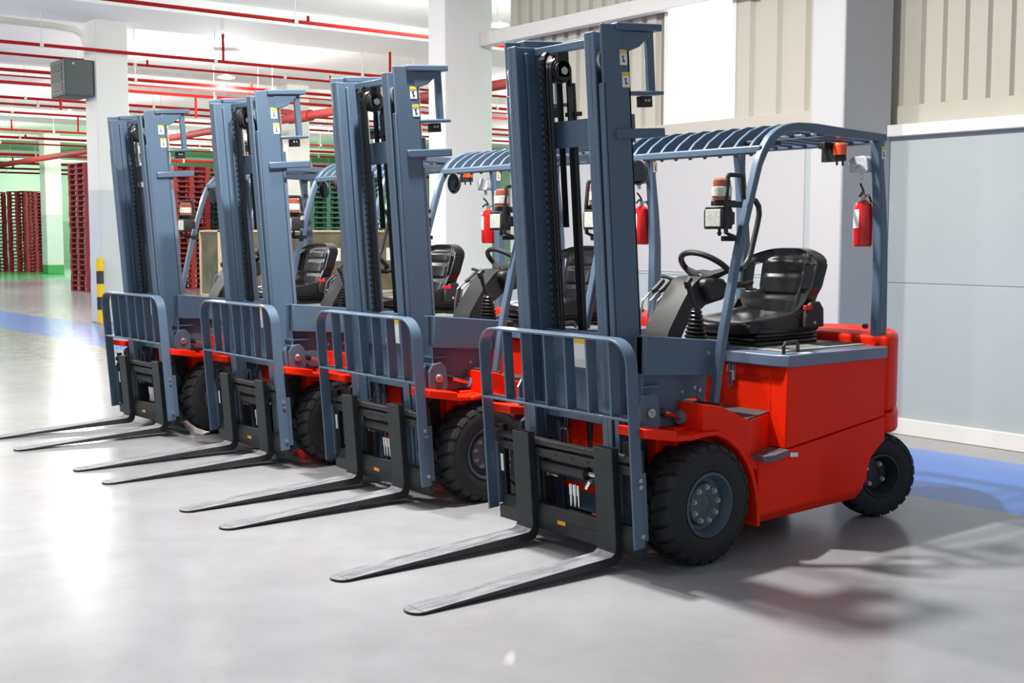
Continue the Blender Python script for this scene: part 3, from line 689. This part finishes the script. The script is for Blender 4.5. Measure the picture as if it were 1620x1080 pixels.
    MB(YELLOW if False else mat('sticker_orange', (235, 160, 40), .5)).prism([(.3925, .155), (.3925, .175), (.3935, .175), (.3935, .155)], 'y', -.06, .0).build('centre_mark', r, xf=TILT)
    # load backrest
    yb, zt, z0 = .546, 1.112, .158; rc = .11
    path = [(.418, -yb, z0), (.418, -yb, zt-rc)]+[(.418, -yb+rc-rc*math.cos(PI/2*i/8), zt-rc+rc*math.sin(PI/2*i/8)) for i in range(1, 9)]
    path += [(.418, -y, z) for x, y, z in path[::-1]]
    b = MB(SLATE).strap(path, (1, 0, 0), .066, .012)
    b.box(.385, .451, -yb, yb, .749, .761)
    o = b.build('load_backrest', r, xf=TILT, bevel=.003)
    for y in (-.352, -.205, -.030, .120, .274, .427):
        MB(SLATE).box(.388, .446, y-.006, y+.006, .755, zt).build('backrest_bar', r, xf=TILT, bevel=.002)
    for s in (-1, 1):
        b = MB(SLATE).box(.352, .392, s*.528, s*.542, .18, .50)
        b.build('backrest_mount', r, xf=TILT, bevel=.003)
        for z in (.215, .445, .475): MB(ZINC).cyl((.405, s*.548, z), (.405, s*.562, z), .011, n=10).build('bolt', r, xf=TILT)
    # forks
    forks = []
    for s, yc in ((1, .3303), (-1, -.2819)):
        b = MB(DARK); hw = .064
        tiltpt = lambda X, Z: TILT @ Vector((X, 0, Z))
        # centre line points in the mast frame (X, Z outer/top, Z inner/bottom)
        top = [(.4237, .600), (.4237, .135), (.432, .108), (.4531, .096)]
        bot = [(.381, .600), (.381, .115), (.390, .075), (.415, .052), (.455, .050)]
        nst = 8
        for i in range(1, nst+1):
            t = i/nst; top.append((.4531+(1.500-.4531)*t, .096+.018*t))
        tb = [(.4531+(1.500-.4531)*t, .050+(.104-.050)*min(1, t**.9)) for t in [i/nst for i in range(1, nst+1)]]
        poly = top+(bot+tb)[::-1]
        b.prism(poly, 'y', yc-hw, yc+hw)
        # rounded tip
        tipt, tipb = .114, .104
        arc = [(1.500+.045*math.sin(a), yc+hw*math.cos(a)*(1 if abs(math.cos(a)) > .99 else .96)) for a in [PI*i/10 for i in range(11)]]
        b.prism(arc, 'z', tipb, tipt)
        bmesh.ops.recalc_face_normals(b.bm, faces=b.bm.faces)
        b.use(BLADE); mi = b.mats.index(BLADE)
        for f in b.bm.faces:
            if f.normal.z > .6 and f.calc_center_median().x > .44: f.material_index = mi
        forks.append(b.build('fork', r, xf=TILT, bevel=.004))
    return r, forks

root, forks = make_forklift()
FG = 'red electric forklifts parked in a row'
tag(root, 'nearest red and slate forklift of the row, its whole red flank and seat in view', 'forklift', FG)
trucks = [root]
spec = [(-.023, -1.75, -.004, .2517-.3303, -.2739+.2819, 'second forklift of the row, parked just behind the nearest one'),
        (.0496, -3.3149, .0044, .2387-.3303, -.3002+.2819, 'third forklift of the row, between the second and the farthest one'),
        (.1413, -5.0296, .0341, .3339-.3303, -.3016+.2819, 'farthest forklift of the row, parked nearest the column with striped guards')]
for dx, dy, w_, fl, fr, lab in spec:
    c = copy_tree(root); c.location = (dx, dy, 0); c.rotation_euler = (0, 0, w_); tag(c, lab, 'forklift', FG)
    fk = sorted([k for k in c.children if k.name.startswith('fork') and not k.name.startswith('forklift')], key=lambda k: k.name)
    for k, dlt in zip(fk, (fl, fr)): k.location = (0, dlt, 0)
    trucks.append(c)

# fire extinguishers hung on the rear left posts
def make_extinguisher():
    b = MB(EXTRED).lathe([(0, 0), (.046, 0), (.052, .010), (.052, .205), (.045, .232), (.025, .248), (.016, .252), (0, .252)], n=28, ax='z')
    o = b.build('fire_extinguisher')
    v = MB(ZINC).cyl((0, 0, .250), (0, 0, .285), .013, n=12).cyl((0, 0, .27), (0, .035, .275), .006, n=8); v.build('valve', o)
    h = MB(PLAST).tube([(.0, 0, .285), (.035, .015, .290), (.075, .03, .27)], .007, 6).tube([(.0, 0, .292), (.03, .012, .315), (.065, .025, .335)], .006, 6); h.build('handle', o)
    MB(VINYL).tube([(-.01, 0, .275), (-.045, .0, .28), (-.068, .0, .24), (-.068, 0, .10)], .006, 8).build('hose', o)
    MB(PLAST).box(-.085, -.05, -.02, .02, .10, .13).build('wall_clip', o)
    l = MB(WHITE)
    pts = [(.0527*math.cos(a), .0527*math.sin(a)) for a in [-PI*.24+PI*.30*i/6 for i in range(7)]]
    l.prism(pts+[(x*.97, y*.97) for x, y in pts[::-1]], 'z', .10, .20); l.build('paper_label', o)
    return o
ex = make_extinguisher()
for i, t in enumerate(trucks):
    e = ex if i == 0 else copy_tree(ex)
    m = Matrix.Translation(t.location) @ Matrix.Rotation(t.rotation_euler.z, 4, 'Z')
    e.location = m @ Vector((-1.398, .398, 1.487)); e.rotation_euler = (0, 0, t.rotation_euler.z)
    tag(e, ['red fire extinguisher on the rear post of the nearest forklift', 'red fire extinguisher on the rear post of the second forklift', 'red fire extinguisher on the rear post of the third forklift', 'red fire extinguisher on the rear post of the farthest forklift'][i], 'fire extinguisher', 'fire extinguishers on the forklifts')

# ------------------------------------------------------------------ pallets
PRED = mat('red_pallet_plastic', (178, 54, 58), .55); PDRED = mat('dark_red_pallet_plastic', (140, 44, 54), .6)
PGRN = mat('green_pallet_plastic', (60, 122, 98), .55); PDGRN = mat('dark_green_pallet_plastic', (30, 68, 58), .6)
def pallet_mesh(m):
    b = MB(m)
    for i in range(6): b.box(-.6, .6, -.5+.172*i, -.5+.172*i+.14, .128, .145)
    for x in (-.6, -.07, .46):
        for y in (-.5, -.07, .36): b.box(x, x+.14, y, y+.14, .018, .11)
        b.box(x, x+.14, -.5, .5, .108, .13)
    for y in (-.5, -.07, .36): b.box(-.6, .6, y, y+.14, 0, .02)
    return b.build('pallet')
ORD = 'lowest second third fourth fifth sixth seventh eighth ninth tenth eleventh twelfth thirteenth fourteenth fifteenth sixteenth seventeenth eighteenth nineteenth twentieth twenty-first twenty-second twenty-third twenty-fourth twenty-fifth'.split()
protos = {}
def stack(x, y, rz, n, m, word, where, group):
    for k in range(n):
        if m.name not in protos: protos[m.name] = o = pallet_mesh(m)
        else: o = protos[m.name].copy(); COL.objects.link(o)
        o.location = (x+random.uniform(-.015, .015), y+random.uniform(-.015, .015), G+.146*k); o.rotation_euler = (0, 0, rz+random.uniform(-.012, .012))
        o.location.x += .0
        tag(o, '%s pallet, %s from the floor in %s' % (word, ORD[k], where) if k else '%s pallet at the bottom of %s' % (word, where), 'pallet', group)
stack(-12.75, -50.5, 0, 23, PRED, 'red', 'the far stack by the green-based column', 'pallets of the right far stack')
stack(-11.72, -48.9, PI/2+.35, 23, PDRED, 'dark red', 'the middle far stack', 'pallets of the middle far stack')
stack(-10.6, -50.6, PI/2+.35, 23, PDRED, 'dark red', 'the leftmost far stack', 'pallets of the left far stack')
stack(-7.80, -29.6, PI/2+.05, 24, PDRED, 'dark red', 'the stack beside the guarded column', 'pallets of the stack by the column')
stack(-10.35, -29.6, .15, 24, PRED, 'red', 'the stack behind the farthest forklift', 'red pallets behind the farthest forklift')
stack(-11.60, -29.3, PI/2, 20, PDGRN, 'dark green', 'the stack right of the red one', 'dark green pallets behind the third forklift')
stack(-13.75, -27.6, 0, 22, PGRN, 'green', 'the stack behind the wrapped crate', 'green pallets behind the crate')
stack(-15.1, -27.6, 0, 22, PGRN, 'green', 'the stack behind the second mast', 'green pallets behind the second mast')

# wrapped crates
WOODL = mat('pale_timber', (205, 185, 155), .6, noise=.1, nscale=8); WRAP = mat('wrapped_cargo_film', (112, 98, 76), .25, noise=.45, nscale=2.2, coat=.8)
def crate(x, y, lab):
    b = MB(WRAP).box(-.56, .56, -.50, .50, .14, 1.62); o = b.build('wrapped_crate')
    for sx in (-1, 1):
        for sy in (-1, 1): MB(WOODL).box(sx*.50 if sx > 0 else -.60, .60 if sx > 0 else -.50, sy*.50 if sy > 0 else -.54, .54 if sy > 0 else -.50, 0, 1.66).build('corner_post', o)
    MB(WOODL).box(-.60, .60, -.54, .54, 1.62, 1.67).build('crate_lid', o)
    MB(WOODL).box(-.60, .60, -.52, .52, 0.0, .14).build('skid_base', o, bevel=.01)
    for px in (-.35, .1): MB(WHITE).box(px, px+.16, .5, .504, .90, 1.22).build('paper_label', o)
    o.location = (x, y, G); tag(o, lab, 'crate', 'film-wrapped crates on the hall floor'); return o
crate(-11.1, -23.0, 'film-wrapped crate with pale corner posts, seen between the third and second masts')
crate(-12.55, -22.9, 'film-wrapped crate with pale corner posts, mostly hidden behind the second mast')
crate(-8.75, -23.0, 'film-wrapped crate just right of the farthest forklift guard')

# ------------------------------------------------------------------ column fittings
CABM = mat('cabinet_dark_grey', (72, 80, 80), .5)
b = MB(CABM).box(-3.39, -2.88, -17.72, -16.97, 3.93, 4.55)
cab = b.build('wall_cabinet', bevel=.02); tag(cab, 'dark grey metal cabinet mounted high on the left column', 'cabinet')
for i in range(3):
    MB(BLACK).box(-2.88, -2.873, -17.62, -17.10, 4.02+.165*i, 4.15+.165*i).build('louvre', cab, bevel=.004)
MB(CABM).box(-2.882, -2.868, -17.67, -17.05, 3.97, 4.0).build('door_frame', cab)
MB(ZINC).box(-3.05, -3.02, -16.97, -16.962, 4.46, 4.49).build('lock', cab)
GY = mat('guard_yellow', (250, 205, 20), .45); GK = mat('guard_black', (50, 50, 48), .5)
for (x, y), lab in zip(((-3.33, -16.80), (-3.50, -17.58)), ('yellow and black post guard on the near corner of the column', 'yellow and black post guard on the far left corner of the column')):
    g = MB(GY)
    for k in range(5): g.use(GY if k % 2 == 0 else GK).cyl((x, y, .02+.225*k), (x, y, .02+.225*(k+1)), .062, n=20)
    g.use(ZINC).cyl((x, y, G), (x, y, .02), .07)
    tag(g.build('bollard'), lab, 'bollard')
WP = mat('white_duct_paint', (226, 224, 216), .5)
tag(MB(WP).tube([(2.5, -18.55, 5.38), (-3.2, -18.55, 5.33), (-3.6, -18.55, 5.30), (-3.75, -18.55, 5.22), (-3.81, -18.55, 5.05), (-3.81, -18.55, 4.2)], .06, 14).build('conduit_pipe'), 'white round duct under the ceiling turning down behind the left column', 'duct')

# ------------------------------------------------------------------ sprinkler pipes
PR = mat('red_pipe_paint', (168, 26, 24), .7)
PR.node_tree.nodes['Principled BSDF'].inputs['Specular IOR Level'].default_value = .15
def pipe(y, z, r, x0, x1, lab, stubs, seedk):
    rnd = random.Random(seedk)
    o = MB(PR).cyl((x0, y, z), (x1, y, z), r, n=10).build('sprinkler_pipe')
    tag(o, lab, 'pipe', 'red sprinkler pipes under the ceiling')
    x = x0+rnd.uniform(.3, 1.5)
    while x < x1: MB(WP).cyl((x, y, z-r*1.5), (x, y, min(5.5, z+.8)), .008, n=6).cyl((x-.03, y, z), (x+.03, y, z), r*1.5, n=10).build('hanger', o); x += 3.1
    for sx, hgt in stubs: MB(PR).cyl((sx, y, z), (sx, y, z+hgt), r*.9, n=8).build('riser', o)
plist = [(-12.1, 4.7, .030, 'nearest red sprinkler pipe, crossing above the nearest masts', [(-4.9, .10), (-8, .5)]),
 (-16.75, 4.7, .032, 'second red sprinkler pipe, starting left above the column box', [(-5.7, .50), (-9.3, .5), (-13, .5)]),
 (-18.1, 4.7, .026, 'third red sprinkler pipe, just behind the second', [(-4.8, .1), (-8.7, .12)]),
 (-20.3, 4.7, .036, 'fourth red sprinkler pipe, level with the top of the wall cabinet', [(-8, .12)]),
 (-21.0, 4.68, .018, 'fifth red sprinkler pipe, a thin one below the fourth', []),
 (-22.3, 4.7, .036, 'sixth red sprinkler pipe, with a branch going down left of the cabinet', [(-4.55, -.5), (-7.6, -.5)]),
 (-25.4, 4.72, .036, 'seventh red sprinkler pipe, upper one of a close pair', [(-2.9, .1)]),
 (-26.3, 4.66, .030, 'eighth red sprinkler pipe, lower one of a close pair', []),
 (-28.8, 4.7, .032, 'ninth red sprinkler pipe, passing behind the pendant lamp', []),
 (-34.3, 4.7, .034, 'tenth red sprinkler pipe, first over the green zone', [(-9.0, .5), (-7.0, .3)]),
 (-37.3, 4.7, .045, 'eleventh red sprinkler pipe, thick one over the green zone', [(-8.3, .1)]),
 (-40.0, 4.7, .030, 'twelfth red sprinkler pipe, just above the brown main', []),
 (-46.2, 4.7, .06, 'thirteenth red sprinkler pipe, passing behind the brown main', []),
 (-50.5, 4.6, .06, 'fourteenth red sprinkler pipe, below the brown main at the left edge', []),
 (-55.0, 4.6, .05, 'fifteenth red sprinkler pipe, near the far end of the hall', [(-13, .5)]),
 (-59.0, 4.6, .05, 'farthest red sprinkler pipe, above the far pallet stacks', [])]
for k, (y, z, r_, lab, st) in enumerate(plist): pipe(y, z, r_*.9, -33.9, 2.5 if y > -30 else -1, lab, st, k)
PM = mat('dark_red_main_paint', (136, 36, 30), .7)
b = MB(PM).cyl((-10, -60, 4.24), (-10, -8.0, 4.36), .10, n=16)
b.tube([(-10, -21.6, 4.33), (-10, -22.2, 4.45), (-10, -22.9, 4.55), (-10, -24.8, 4.55)], .07, 10).cyl((-10, -21.3, 4.33), (-10, -22.3, 4.33), .135, n=16)
tag(b.build('fire_main_pipe'), 'thick dark red fire main running the length of the hall', 'pipe')

# ------------------------------------------------------------------ pendant lamps
LEM = mat('lamp_disc_light', (255, 252, 246), .4, emit=9)
LH = mat('lamp_housing', (225, 228, 230), .4)
def lamp(x, y, lab, power, z=4.90):
    b = MB(LH).lathe([(0, .10), (.05, .10), (.06, .06), (.16, .03), (.185, .012), (.185, 0), (.17, 0)], (0, 0, 0), 'z', 28).cyl((0, 0, .1), (0, 0, .60), .010, n=8)
    o = b.build('pendant_lamp'); o.location = (x, y, z); tag(o, lab, 'lamp', 'round pendant lamps under the ceiling')
    MB(LEM).lathe([(0, -.022), (.10, -.018), (.165, -.004), (.175, .004)], (0, 0, 0), 'z', 28).build('diffuser', o)
    point('pendant_light', (x, y, z-.22), power*.7)
for x, y, lab, p, *zz in ((-7.50, -10.85, 'round pendant lamp in the gap right of the thick white column', 800, 4.77), (-7.42, -20.3, 'round white pendant lamp above the second mast', 800),
    (-7.35, -30.1, 'round white pendant lamp just left of the cabinet column', 900), (-17, -41.8, 'small far pendant lamp seen beside the third mast', 1200),
    (-17, -62.0, 'smallest pendant lamp, far left over the green zone', 700)): lamp(x, y, lab, p, *zz)
for x, y in ((2.4, -20), (2.4, -30), (2.4, -41), (-7.4, -41), (-17, -21), (-17, -31), (-26, -21), (-26, -31), (-17, -11)): point('bay_or_fill_light', (x, y, 4.6), 420)
